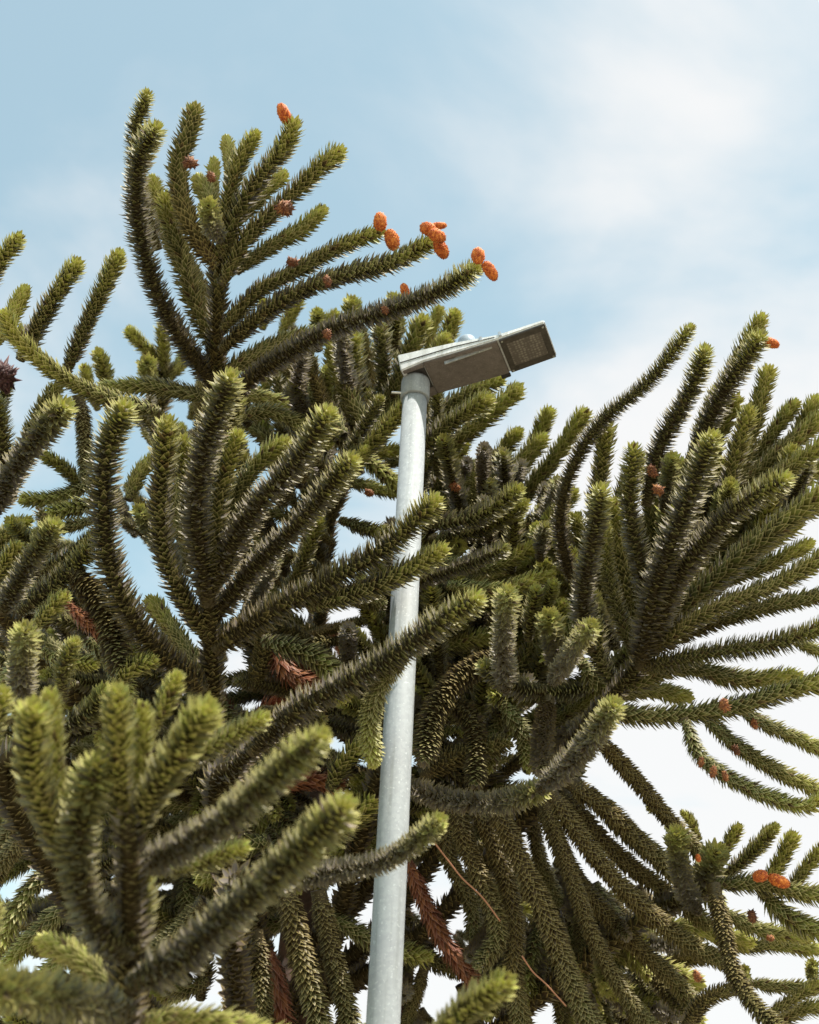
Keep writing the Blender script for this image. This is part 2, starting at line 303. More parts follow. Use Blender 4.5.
# each bough: axis (pixels, depth base/tip), then its shoots: (pixel polyline base->tip, depth base, depth tip, half width in pixels at mid, flags)
# flags: y = fresh yellow green, o = old and dull, r = withered red
BOUGHS = [
 ('upper left', [(218,470),(214,400),(217,340),(218,290),(220,250)], 5.5, 5.1, [
  ([(214,385),(186,346),(160,300),(145,255),(136,205),(140,158),(157,126)], 5.3,4.8, 16,'o'),
  ([(158,250),(142,200),(135,160),(137,125),(148,92)], 5.3,5.1, 13,'o'),
  ([(217,350),(198,310),(184,265),(172,225),(166,196)], 5.3,5.4, 17,'o'),
  ([(217,318),(200,285),(178,255),(160,215),(152,178)], 5.35,5.7, 12,'o'),
  ([(219,268),(205,250),(185,213),(178,168),(188,133),(196,107)], 5.1,5.2, 15,'o'),
  ([(221,235),(212,205),(197,178)], 5.1,5.3, 12,''),
  ([(220,255),(226,215),(232,185),(240,160),(257,133)], 5.1,5.0, 13,''),
  ([(232,190),(230,160),(226,138)], 5.1,5.3, 9,''),
  ([(218,225),(213,195),(214,160)], 5.2,5.4, 9,''),
  ([(220,240),(211,222),(208,204)], 5.0,4.7, 13,''),
  ([(222,258),(238,212),(262,175),(285,145),(294,122)], 5.1,4.9, 15,''),
  ([(238,222),(262,192),(284,174)], 5.2,5.3, 13,''),
  ([(221,285),(245,240),(270,215),(297,190),(320,167),(342,150)], 5.1,5.0, 14,''),
  ([(236,272),(268,248),(300,230),(324,209)], 5.2,5.3, 12,''),
  ([(222,330),(258,292),(298,270),(340,247),(382,231)], 5.2,5.1, 13,''),
  ([(221,350),(258,318),(295,294),(340,276),(392,262),(432,241)], 5.2,4.9, 14,''),
  ([(228,398),(262,370),(300,346),(340,326),(385,312),(437,292),(478,267)], 5.1,4.7, 15,''),
  ([(224,372),(262,352),(300,338),(330,334)], 5.3,5.5, 14,''),
  ([(210,398),(172,390),(136,386),(100,390)], 5.3,5.3, 13,''),
  ([(222,400),(240,395),(262,398),(290,408)], 5.5,5.6, 12,''),
 ]),
 ('behind left small', [(150,430),(162,395),(164,365)], 7.4, 7.2, [
  ([(164,372),(163,348),(162,324)], 7.2,7.1, 10,'y'), ([(160,360),(142,345),(128,330)], 7.2,7.1, 10,'y'),
  ([(150,385),(148,372),(147,362)], 7.2,6.9, 11,'y'), ([(168,380),(180,365),(186,350)], 7.2,7.3, 9,''),
  ([(110,410),(106,380),(98,352)], 6.6,6.4, 11,'y'), ([(98,410),(90,388),(84,366)], 6.7,6.6, 9,'y'),
  ([(190,420),(200,390),(204,370)], 7.2,7.2, 9,''),
 ]),
 ('far left', [(-40,560),(-30,500),(-10,440),(0,400)], 4.9, 4.6, [
  ([(-45,345),(-20,295),(0,262),(20,236)], 4.6,4.5, 13,''), ([(-10,350),(8,322),(26,288)], 4.6,4.7, 12,'y'),
  ([(20,360),(36,330),(56,295),(78,262)], 4.7,4.6, 14,''), ([(66,372),(84,330),(102,290),(120,252)], 4.8,4.7, 13,''),
  ([(160,412),(118,402),(78,386),(42,362),(16,336),(4,312)], 4.5,4.3, 13,'y'),
  ([(-10,515),(15,468),(42,432),(66,404)], 4.5,4.3, 19,''), ([(12,500),(4,450),(-6,395)], 4.6,4.5, 15,'o'),
  ([(-10,440),(-2,410),(10,378)], 4.7,4.7, 11,'o'),
  ([(22,450),(40,415),(58,385)], 4.8,4.9, 13,'o'), ([(78,395),(84,430),(86,482)], 5.0,5.0, 13,'o'),
  ([(86,490),(64,468),(42,454)], 5.2,5.1, 11,''), ([(100,478),(60,497),(22,500)], 5.2,5.1, 12,''),
  ([(100,500),(74,508),(48,514)], 5.1,5.0, 13,''), ([(95,520),(60,528),(20,540)], 5.2,5.2, 11,''),
  ([(2,612),(26,568),(56,523)], 4.4,4.3, 16,''), ([(18,612),(60,580),(100,540)], 4.6,4.6, 16,'o'),
  ([(40,572),(70,555),(98,532)], 4.9,4.9, 12,'o'), ([(-20,600),(0,570),(20,545)], 4.9,4.9, 13,''),
  ([(-10,560),(10,530),(30,520)], 5.2,5.2, 12,''), 
 ]),
 ('mid left', [(216,760),(213,700),(211,650),(209,600),(210,570)], 4.7, 4.4, [
  ([(205,690),(160,652),(126,606),(109,560),(104,510),(106,455),(126,404)], 4.5,4.25, 21,'o'),
  ([(209,640),(182,595),(163,545),(161,490),(168,420)], 4.5,4.2, 17,''),
  ([(209,605),(202,560),(196,510),(205,450),(232,374)], 4.4,4.1, 20,''),
  ([(210,590),(212,540),(222,485),(238,433)], 4.4,4.3, 16,''),
  ([(214,560),(238,492),(262,460),(287,440)], 4.5,4.5, 14,''),
  ([(211,590),(250,515),(296,462),(330,410)], 4.4,4.2, 19,''),
  ([(212,620),(256,566),(302,520),(354,457)], 4.5,4.3, 17,''),
  ([(214,650),(270,612),(330,580),(385,548),(438,498)], 4.5,4.42, 19,''),
  ([(308,608),(360,592),(405,572),(445,548)], 4.5,4.40, 16,''),
  ([(190,540),(186,490),(184,437)], 4.7,4.6, 12,''), ([(128,500),(142,470),(165,452)], 4.7,4.8, 12,''),
  ([(215,700),(180,640),(150,600)], 4.9,5.2, 13,''), ([(205,560),(180,520),(182,480)], 4.9,5.1, 13,'o'),
 ]),
 ('pole crossing', [(215,800),(240,762),(260,740)], 4.3, 4.1, [
  ([(250,752),(300,708),(352,680),(402,650),(440,622),(480,596)], 4.1,3.92, 20,''),
  ([(405,655),(382,685),(370,718),(373,765)], 4.0,4.1, 14,'o'),
 ]),
 ('lower pole', [(230,905),(270,884),(290,882)], 3.7, 3.5, [
  ([(280,884),(330,872),(380,862),(415,842),(442,818)], 3.6,3.35, 15,'y'),
 ]),
 ('behind pole low', [(380,770),(410,785)], 4.8, 4.7, [
  ([(405,785),(450,800),(500,802),(546,788)], 4.7,4.3, 15,'y'),
 ]),
 ('bottom edge', [(380,1110),(420,1060)], 2.9, 2.8, [
  ([(415,1065),(450,1024),(478,1000),(508,980)], 2.8,2.7, 20,'y'),
 ]),
 ('foreground', [(126,1100),(130,1000),(131,930),(130,870),(127,815)], 2.95, 2.65, [
  ([(128,958),(96,925),(78,872),(82,815),(101,758)], 2.75,2.62, 26,'y'),
  ([(80,880),(52,825),(33,765),(34,706)], 2.75,2.6, 23,'y'), ([(78,840),(58,780),(52,725),(50,692)], 2.85,2.85, 17,'y'),
  ([(126,840),(120,770),(117,690)], 2.7,2.6, 20,'y'), ([(130,810),(142,755),(143,705)], 2.8,2.8, 16,'y'),
  ([(128,838),(152,795),(180,750),(208,708)], 2.7,2.58, 24,'y'), ([(132,870),(185,845),(235,812),(282,770),(324,734)], 2.75,2.6, 23,'y'),
  ([(130,985),(180,958),(240,905),(292,860),(348,803)], 2.7,2.58, 27,''),
  ([(130,1012),(60,998),(-20,985)], 2.7,2.4, 27,''), ([(140,1020),(210,1022),(300,1045)], 2.75,2.8, 20,'y'),
  ([(168,872),(208,860),(246,846)], 3.0,3.0, 16,''), ([(150,735),(164,705),(178,674)], 3.1,3.1, 15,'y'),
  ([(128,960),(142,905),(140,855)], 2.85,2.8, 19,''), ([(150,782),(205,750),(266,716)], 3.1,3.1, 16,''),
  ([(-40,790),(-10,730),(4,690)], 3.1,3.1, 18,''), ([(-30,1010),(-20,950),(-5,900)], 2.9,2.9, 18,''),
  ([(124,1005),(80,960),(40,940)], 2.9,3.0, 18,''),
 ]),
 ('left wall', [(10,800),(30,740),(60,720)], 4.0, 3.9, [
  ([(24,712),(22,672),(26,628)], 3.9,3.7, 18,''), ([(62,702),(64,665),(76,640)], 3.9,3.9, 14,'o'),
  ([(30,632),(48,612),(66,594)], 4.2,4.2, 13,''), ([(74,572),(104,612),(122,672)], 4.6,4.4, 22,''),
  ([(65,602),(86,622),(108,640)], 4.5,4.5, 11,'r'), ([(60,730),(90,712),(108,690)], 4.2,4.1, 17,''),
  ([(30,640),(10,680),(-10,720)], 4.4,4.4, 16,''), ([(110,700),(130,670),(155,660)], 4.4,4.4, 14,''),
  ([(85,640),(110,660),(130,700)], 4.7,4.7, 15,''), ([(40,650),(60,660),(95,665)], 4.6,4.6, 13,''),
 ]),
 ('upper middle', [(330,520),(345,470),(350,440)], 6.2, 6.1, [
  ([(354,432),(352,385),(354,335)], 6.0,5.8, 15,''), ([(336,440),(330,395),(336,345)], 6.2,6.2, 13,'o'),
  ([(318,450),(306,405),(310,355)], 6.2,6.1, 13,'o'), ([(372,430),(384,380),(380,325)], 6.1,6.0, 14,'o'),
  ([(380,425),(402,370),(424,318)], 6.0,5.9, 15,''), ([(290,430),(284,390),(286,345)], 6.4,6.4, 12,'o'),
  ([(350,360),(352,330),(352,300)], 6.6,6.4, 13,'y'), ([(318,350),(318,330),(318,312)], 6.7,6.5, 11,'y'),
  ([(300,360),(320,335),(336,312)], 6.8,6.8, 10,''), ([(395,345),(396,320),(394,298)], 6.6,6.4, 13,'y'),
  ([(415,370),(440,350),(456,312)], 6.4,6.3, 13,'y'), ([(440,372),(430,340),(440,308)], 6.7,6.7, 10,'y'),
  ([(390,420),(420,385),(447,336)], 6.2,6.2, 13,'y'), ([(262,440),(262,400),(270,372)], 6.4,6.4, 12,''),
  ([(330,405),(327,385),(326,368)], 5.9,5.8, 9,'y'), ([(240,430),(245,400),(250,370)], 6.7,6.6, 12,''),
  ([(280,335),(290,315),(300,300)], 7,7, 10,'y'), ([(262,330),(266,312),(262,300)], 7,7, 9,'y'),
  ([(345,440),(370,432),(402,412)], 5.9,5.9, 13,''), ([(236,418),(270,412),(300,425),(330,445)], 5.4,5.5, 12,''),
  ([(325,430),(360,455),(400,488)], 5.6,5.6, 12,''), ([(345,470),(375,455),(400,450)], 6.0,6.0, 11,''),
  ([(340,520),(370,530),(402,536)], 5.6,5.5, 11,''), ([(320,475),(352,482),(400,495)], 5.8,5.8, 10,''),
  ([(380,470),(396,458),(420,432)], 6.2,6.2, 11,''),
 ]),
 ('right of pole', [(400,600),(430,520),(440,480)], 6.2, 6.0, [
  ([(420,450),(455,420),(490,398)], 5.4,5.3, 15,''), ([(420,470),(465,435),(520,388)], 5.7,5.6, 14,'y'),
  ([(416,440),(450,405),(502,378)], 5.9,5.8, 14,''), ([(440,475),(454,460),(467,444)], 6.0,6.0, 10,'y'),
  ([(420,475),(450,470),(480,465)], 6.2,6.2, 11,'y'), ([(430,505),(480,475),(520,430)], 6.0,5.9, 12,''),
  ([(436,515),(490,485),(522,460),(545,436)], 5.8,5.8, 13,''), ([(470,520),(520,470),(550,410)], 6.3,6.2, 12,'y'),
  ([(505,520),(545,470),(586,412)], 6.0,5.9, 13,'y'), ([(430,525),(480,515),(520,488)], 5.2,5.0, 14,''),
  ([(430,540),(485,528),(526,503)], 5.3,5.1, 12,''), ([(440,560),(490,566),(537,545)], 5.2,5.2, 12,''),
  ([(430,590),(480,582),(540,560)], 5.4,5.4, 12,''), ([(445,585),(500,590),(552,572)], 5.1,5.1, 12,'y'),
  ([(450,610),(500,602),(560,595)], 5.3,5.3, 13,''), ([(540,560),(542,540),(546,525)], 5.0,4.9, 11,'o'),
  ([(480,540),(520,530),(560,500)], 5.8,5.8, 13,'o'), ([(500,560),(545,530),(575,490)], 6.0,6.0, 12,''),
  ([(430,570),(450,550),(460,545)], 5.6,5.2, 13,''), ([(425,620),(450,595),(455,575)], 5.5,5.3, 13,''),
 ]),
 ('centre knot', [(470,800),(490,740),(510,700),(530,680)], 5.2, 4.9, [
  ([(506,690),(503,645),(508,590)], 4.6,4.3, 15,''), ([(528,640),(532,612),(537,588)], 4.9,4.8, 12,''),
  ([(542,625),(547,602),(554,582)], 4.9,4.8, 11,''), ([(496,655),(455,682),(432,718),(424,762)], 5.0,4.7, 20,''),
  ([(450,698),(474,728),(476,785)], 5.0,4.8, 18,''), ([(420,775),(460,755),(510,742)], 4.9,4.9, 17,''),
  ([(556,672),(554,645),(548,615)], 4.9,4.6, 15,''), ([(548,700),(543,735),(542,772)], 4.7,4.4, 17,''),
  ([(545,690),(515,688),(482,664)], 4.7,4.6, 15,'o'), ([(552,682),(572,652),(592,624)], 4.5,4.2, 14,'o'),
  ([(540,790),(578,755),(616,703)], 4.3,4.0, 17,''), ([(580,660),(595,680),(612,695)], 4.9,4.9, 15,'o'),
  ([(430,650),(470,640),(500,635)], 5.3,5.3, 14,''), ([(500,700),(520,730),(530,770)], 4.9,4.9, 13,'o'),
  ([(530,690),(500,720),(488,770)], 5.0,5.0, 12,'o'), ([(575,610),(560,640),(545,660)], 5.2,5.2, 14,''),
 ]),
 ('right', [(540,800),(572,748),(606,704),(636,668),(648,640)], 5.0, 4.6, [
  ([(640,668),(652,600),(672,540),(696,480),(714,434)], 4.6,4.3, 19,'o'),
  ([(652,622),(640,560),(630,510),(634,446)], 4.6,4.5, 15,'o'), ([(590,650),(583,600),(592,545),(602,487)], 4.6,4.4, 16,'o'),
  ([(634,655),(616,605),(606,560),(604,520)], 4.7,4.8, 12,'o'), 
  ([(572,582),(560,530),(566,485),(584,445),(608,415),(650,380),(692,326)], 4.9,4.6, 12,'o'),
  ([(592,520),(602,465),(606,420)], 4.9,4.8, 14,''), ([(646,505),(662,442),(690,392),(706,348)], 4.9,4.7, 15,'o'),
  ([(680,500),(704,430),(718,388)], 5.1,5.1, 12,''), ([(690,460),(730,375),(763,316)], 5.2,5.1, 13,''),
  ([(695,450),(722,395),(762,334)], 4.9,4.7, 16,'o'), ([(728,500),(752,430),(769,368)], 5.0,5.0, 14,''),
  ([(725,500),(738,448),(750,408)], 4.8,4.7, 14,''), ([(750,470),(775,430),(796,402)], 5.2,5.2, 12,''),
  ([(780,470),(800,430),(818,398)], 5.2,5.2, 13,''), ([(725,520),(770,482),(830,440)], 4.9,4.8, 14,''),
  ([(715,510),(770,462),(830,412)], 5.1,5.1, 14,''), ([(650,650),(680,575),(730,515),(788,476)], 4.6,4.3, 17,''),
  ([(668,620),(725,570),(780,525),(835,485)], 4.8,4.7, 18,''), ([(664,510),(668,485),(673,456)], 4.8,4.6, 12,''),
  ([(722,520),(727,500),(731,482)], 4.5,4.4, 12,'y'), ([(665,560),(690,520),(700,480)], 5.1,5.2, 16,'o'),
  ([(650,640),(700,592),(760,568),(812,543)], 4.9,4.9, 12,''), ([(650,650),(715,608),(780,582),(845,545)], 4.6,4.5, 14,''),
  ([(640,655),(700,628),(770,606),(845,592)], 4.8,4.8, 13,'o'), ([(640,668),(715,652),(780,642),(845,618)], 4.6,4.5, 15,''),
  ([(625,690),(680,668),(742,680),(800,676)], 4.7,4.7, 14,''), ([(600,712),(660,716),(728,708),(790,690),(840,676)], 4.5,4.4, 15,''),
  ([(605,700),(645,690),(690,698)], 4.9,5.0, 12,''), ([(735,706),(760,722),(795,738),(840,758)], 4.6,4.6, 11,''),
  ([(700,712),(732,742),(775,770),(830,796)], 4.7,4.7, 12,''), ([(684,718),(702,758),(748,788),(800,806),(822,798)], 4.4,4.3, 12,''),
  ([(780,520),(810,510),(845,500)], 5.3,5.3, 14,''), ([(560,650),(600,600),(640,560)], 5.4,5.5, 15,'o'), ([(790,640),(815,650),(845,662)], 5.1,5.1, 10,''),
  ([(690,560),(720,540),(760,500)], 5.2,5.2, 15,''), ([(760,520),(790,490),(835,460)], 5.2,5.2, 13,''),
  ([(615,640),(640,600),(660,560)], 5.2,5.2, 14,'o'), ([(620,690),(600,660),(596,620)], 4.8,4.8, 13,'o'), ([(604,648),(574,602),(550,556)],5.4,5.4,15,'o'), ([(612,610),(588,560),(576,515)],5.3,5.3,14,'o'), ([(632,610),(618,545),(614,500)],5.2,5.2,14,''),
  ([(655,570),(654,515),(650,468)],5.3,5.3,15,''), ([(640,570),(658,515),(684,462)],5.3,5.3,15,'o'), ([(612,676),(596,650),(580,612)],5.3,5.3,15,'o'), ([(700,500),(716,440),(736,398)],5.2,5.2,15,''), ([(640,690),(600,676),(566,690)],5.4,5.4,14,'i'),
  ([(600,560),(622,500),(640,455)],5.5,5.5,14,''), ([(690,600),(740,560),(800,520)],5.3,5.3,15,''),
 ]),
 ('drooping', [(440,760),(480,790),(540,790),(580,770)], 5.3, 5.1, [
  ([(598,738),(640,785),(682,835),(716,868)], 4.9,5.0, 14,'o'), ([(566,780),(612,815),(660,862),(700,892)], 4.8,4.8, 16,'o'),
  ([(548,790),(590,850),(640,905),(690,945),(730,965)], 4.7,4.7, 16,'o'), ([(540,800),(572,872),(622,932),(668,975),(700,1010)], 4.9,4.9, 15,'o'),
  ([(545,800),(566,860),(590,930),(622,990),(665,1045)], 4.7,4.6, 13,'o'), ([(492,800),(520,860),(548,920),(572,985),(602,1045)], 4.6,4.5, 18,'o'),
  ([(474,800),(500,860),(514,920),(514,980),(526,1045)], 4.7,4.7, 16,'o'), ([(455,800),(468,850),(488,895),(498,935),(478,968)], 4.7,4.6, 16,'o'),
  ([(590,790),(630,835),(680,872),(720,905)], 5.0,5.0, 14,''), ([(560,790),(612,850),(662,890),(710,925)], 4.9,4.9, 15,'o'),
  ([(530,800),(540,860),(560,905)], 5.2,5.2, 13,'o'), ([(575,880),(582,930),(578,980)], 5.2,5.2, 9,'o'),
  ([(440,810),(450,860),(470,900),(475,940)], 5.0,5.0, 14,'o'), ([(408,862),(428,910),(450,950),(484,996)], 4.9,4.8, 13,'r'),
  ([(590,940),(640,960),(700,985)], 5.2,5.2, 15,'y'), ([(560,960),(600,985),(650,1000)], 5.3,5.3, 14,''),
  ([(620,1010),(660,1005),(700,1024)], 5.2,5.2, 14,'y'), ([(530,960),(560,1000),(580,1040)], 5.2,5.2, 14,'o'),
 ]),
 ('lower right', [(640,920),(680,900),(712,885)], 4.9, 4.7, [
  ([(698,912),(682,878),(676,832)], 4.6,4.3, 14,''), ([(722,858),(730,842),(739,826)], 5.0,5.0, 11,'y'),
  ([(722,880),(752,852),(776,826)], 4.8,4.7, 11,''), ([(762,890),(780,862),(794,834)], 4.9,4.9, 12,'y'),
  ([(785,895),(805,870),(825,845)], 4.9,4.9, 11,''), ([(714,884),(760,884),(805,894),(850,896)], 4.6,4.5, 14,''),
  ([(760,890),(790,918),(840,940)], 4.6,4.5, 16,''), ([(713,884),(722,925),(736,978),(762,1014),(795,1045)], 4.5,4.2, 15,'o'),
  ([(690,900),(708,870),(718,850)], 4.8,4.6, 18,''), ([(720,910),(760,930),(810,938)], 5.0,5.0, 12,''),
  ([(660,925),(700,930),(750,942)], 5.1,5.1, 14,'y'), ([(730,950),(770,945),(820,950)], 5.4,5.4, 11,''),
  ([(745,982),(790,988),(845,985)], 5.1,5.1, 10,''), ([(765,1016),(795,998),(840,972)], 5.0,5.0, 10,''),
  ([(812,985),(812,975),(812,962)], 5.3,5.2, 8,'y'), ([(745,985),(744,975),(745,968)], 5.4,5.3, 8,'y'),
  ([(685,1030),(705,1000),(735,988)], 4.8,4.8, 14,'o'), ([(770,1030),(800,1010),(845,1005)], 5.3,5.3, 12,''),
  ([(640,980),(680,960),(720,955)], 5.3,5.3, 14,'o'), ([(700,840),(690,820),(682,812)], 5.6,5.6, 8,'y'),
  ([(670,820),(660,810),(648,808)], 5.8,5.8, 8,'y'),
 ]),
 ('lower middle', [(250,860),(290,870),(330,880)], 5.2, 5.1, [
  ([(285,885),(300,950),(325,1040)], 4.6,4.5, 20,'o'), ([(318,890),(334,960),(356,1045)], 4.7,4.6, 17,'o'),
  ([(255,930),(262,990),(258,1050)], 4.7,4.6, 17,'o'), ([(268,950),(278,1000),(285,1045)], 4.9,4.9, 15,'r'),
  ([(235,960),(232,1000),(228,1045)], 5.0,5.0, 12,'r'), ([(318,915),(350,928),(385,948),(430,958)], 5.0,5.0, 14,''),
  ([(400,930),(430,960),(470,975)], 5.2,5.2, 14,'o'), ([(425,965),(415,1000),(400,1045)], 5.1,5.1, 11,'o'),
  ([(460,985),(470,1010),(478,1045)], 5.2,5.2, 11,'o'), ([(372,940),(350,985),(335,1045)], 5.6,5.6, 8,'o'),
  ([(395,960),(396,1000),(390,1045)], 5.2,5.2, 10,'r'), ([(280,870),(250,885),(215,905)], 4.8,4.8, 17,'o'),
  ([(270,840),(240,850),(200,880)], 4.9,4.9, 17,''), ([(300,840),(340,830),(372,800)], 4.8,4.8, 17,''),
  ([(240,780),(270,770),(290,740)], 4.8,4.8, 17,''), ([(330,790),(345,760),(372,740)], 4.9,4.9, 16,''),
  ([(280,790),(310,780),(340,785)], 5.0,5.0, 15,'r'), ([(250,720),(290,700),(330,730)], 5.3,5.3, 15,'r'),
  ([(275,640),(285,670),(320,690)], 5.2,5.2, 16,'r'), ([(262,640),(320,660),(345,700)], 4.9,4.8, 17,''),
  ([(290,600),(330,595),(385,605)], 5.4,5.4, 13,'o'), ([(290,645),(330,630),(385,615)], 5.6,5.6, 10,'o'),
  ([(250,690),(265,650),(262,620)], 5.2,5.2, 16,'o'), ([(205,900),(180,930),(150,950)], 4.6,4.6, 16,'o'),
  ([(60,862),(30,890),(-5,950)], 4.5,4.4, 15,''), ([(30,830),(5,860),(-20,905)], 4.4,4.4, 16,'o'),
  ([(70,900),(40,930),(5,965)], 4.6,4.6, 13,''), ([(20,800),(10,830),(-20,870)], 4.5,4.5, 15,'o'),
  ([(80,930),(60,960),(30,990)], 4.5,4.5, 14,''), ([(420,1010),(440,1040),(450,1060)],5.6,5.6,10,'o'),
  ([(305,672),(270,672),(222,682)],5.5,5.4,11,'i'), ([(312,640),(280,628),(232,622)],5.5,5.4,12,'i'), ([(300,722),(270,715),(226,730)],5.5,5.4,12,'i'),
  ([(345,590),(300,562),(258,545)],5.7,5.6,12,'i'), ([(335,545),(300,522),(268,512)],5.7,5.7,11,'i'), ([(325,600),(318,550),(305,492)],5.9,5.8,13,'i'), ([(275,700),(255,660),(250,620)],5.6,5.5,13,'i'),
  ([(340,640),(310,650),(280,690)],5.6,5.5,13,'i'), ([(370,700),(340,690),(300,700)],5.5,5.5,13,'i'), ([(210,980),(180,990),(150,970)],5.2,5.2,13,'i'), ([(60,905),(92,872),(135,850)],5.0,4.9,14,'i'), ([(160,905),(125,868),(88,842)],5.2,5.1,14,'i'), ([(100,900),(105,860),(115,820)],5.4,5.4,14,'i'), ([(300,700),(262,694),(225,700)],5.8,5.7,12,'i'), ([(330,655),(300,625),(270,610)],5.8,5.8,12,'i'), ([(200,1000),(205,960),(190,900)],5.3,5.3,13,'i'),
 ]),
]
CONES = [ # bough index, centre px, direction px, depth, length px, width px, spent
 (0,(284,114),(-5,-12),4.9,19,11,0),(0,(380,222),(0,-10),5.05,16,12,0),(0,(392,240),(3,10),5.05,20,13,0),
 (0,(428,229),(-8,-3),4.85,14,12,0),(0,(437,236),(8,4),4.8,16,12,0),(0,(441,249),(5,9),4.85,19,12,0),(0,(438,226),(10,-1),4.95,16,7,0),
 (0,(478,256),(0,-10),4.65,14,12,0),(0,(490,271),(6,9),4.65,20,11,0),(0,(405,291),(-3,-10),4.9,14,8,0),
 (0,(190,163),(8,2),5.0,16,11,1),(0,(211,177),(2,8),5.0,12,8,1),(0,(284,208),(9,3),4.95,18,14,1),(0,(292,262),(8,2),5.1,13,9,1),
 (0,(327,281),(3,8),4.9,13,8,1),(0,(327,334),(3,8),4.85,12,8,1),(0,(385,310),(5,6),4.8,10,7,1),
 (2,(2,376),(8,4),4.45,28,26,2),
 (13,(771,343),(12,4),4.75,15,9,0),(13,(652,471),(5,10),4.6,15,9,1),(13,(658,490),(6,4),4.5,13,9,1),(13,(724,705),(4,9),4.35,15,10,1),
 (13,(701,762),(-2,10),4.3,13,6,1),(13,(713,772),(-2,10),4.3,14,7,1),(13,(725,776),(4,10),4.3,12,6,1),(13,(736,750),(4,8),4.6,12,7,1),(13,(754,724),(3,8),4.5,12,7,1),
 (15,(760,876),(10,-2),4.5,13,11,0),(15,(779,881),(12,5),4.5,20,11,0),(15,(698,858),(2,8),4.4,7,5,0),(15,(752,916),(2,9),4.6,14,9,1),(15,(770,938),(6,3),4.8,8,6,1),(15,(697,976),(3,6),4.6,12,8,1),
(11,(455,487),(5,4),5.4,12,8,1),(10,(369,493),(6,2),5.4,10,7,1),
]
def shoot_geo(pts, d0, d1, hw, fl, dens=1.0):
    path = path3(pts, d0, d1)
    reach = hw * (d0 + d1) / 2 / F_PX * (1.04 if 'b' in fl and hw > 14 else 1.0)
    sc = reach / 0.052
    kw = dict(young=0.12, age0=0.0, spread=60, wscale=1.12, curl=0.36); dens *= 0.95
    if 'o' in fl: kw = dict(young=0.07, age0=0.12, spread=70, curl=0.32, wscale=1.2); dens *= 1.0
    if 'y' in fl: kw = dict(young=0.24, age0=0.0, spread=56, wscale=1.22, curl=0.38)
    if 'b' in fl: kw = dict(young=0.22 if d0 < 3 else 0.11, age0=0.02, spread=76, curl=0.24, wscale=0.82, lenvar=0.07); dens *= 1.4
    if 'h' in fl: kw = dict(young=0.04, age0=0.66, spread=74, curl=0.46, wscale=1.0, lenvar=0.06, keel=0.3); dens *= 1.5; reach *= 0.90  # high age darkens these leaves in place of shade from the crown
    if 'i' in fl: kw = dict(young=0.05, age0=0.45, spread=64)
    if 'r' in fl: kw = dict(young=0.2, age0=0.2, spread=48)
    return leaves(path, reach, density=dens * 930 / max(0.75, min(1.3, sc)), stem=(0.021 if 'h' in fl else 0.0155) * min(1.2, sc), **kw)
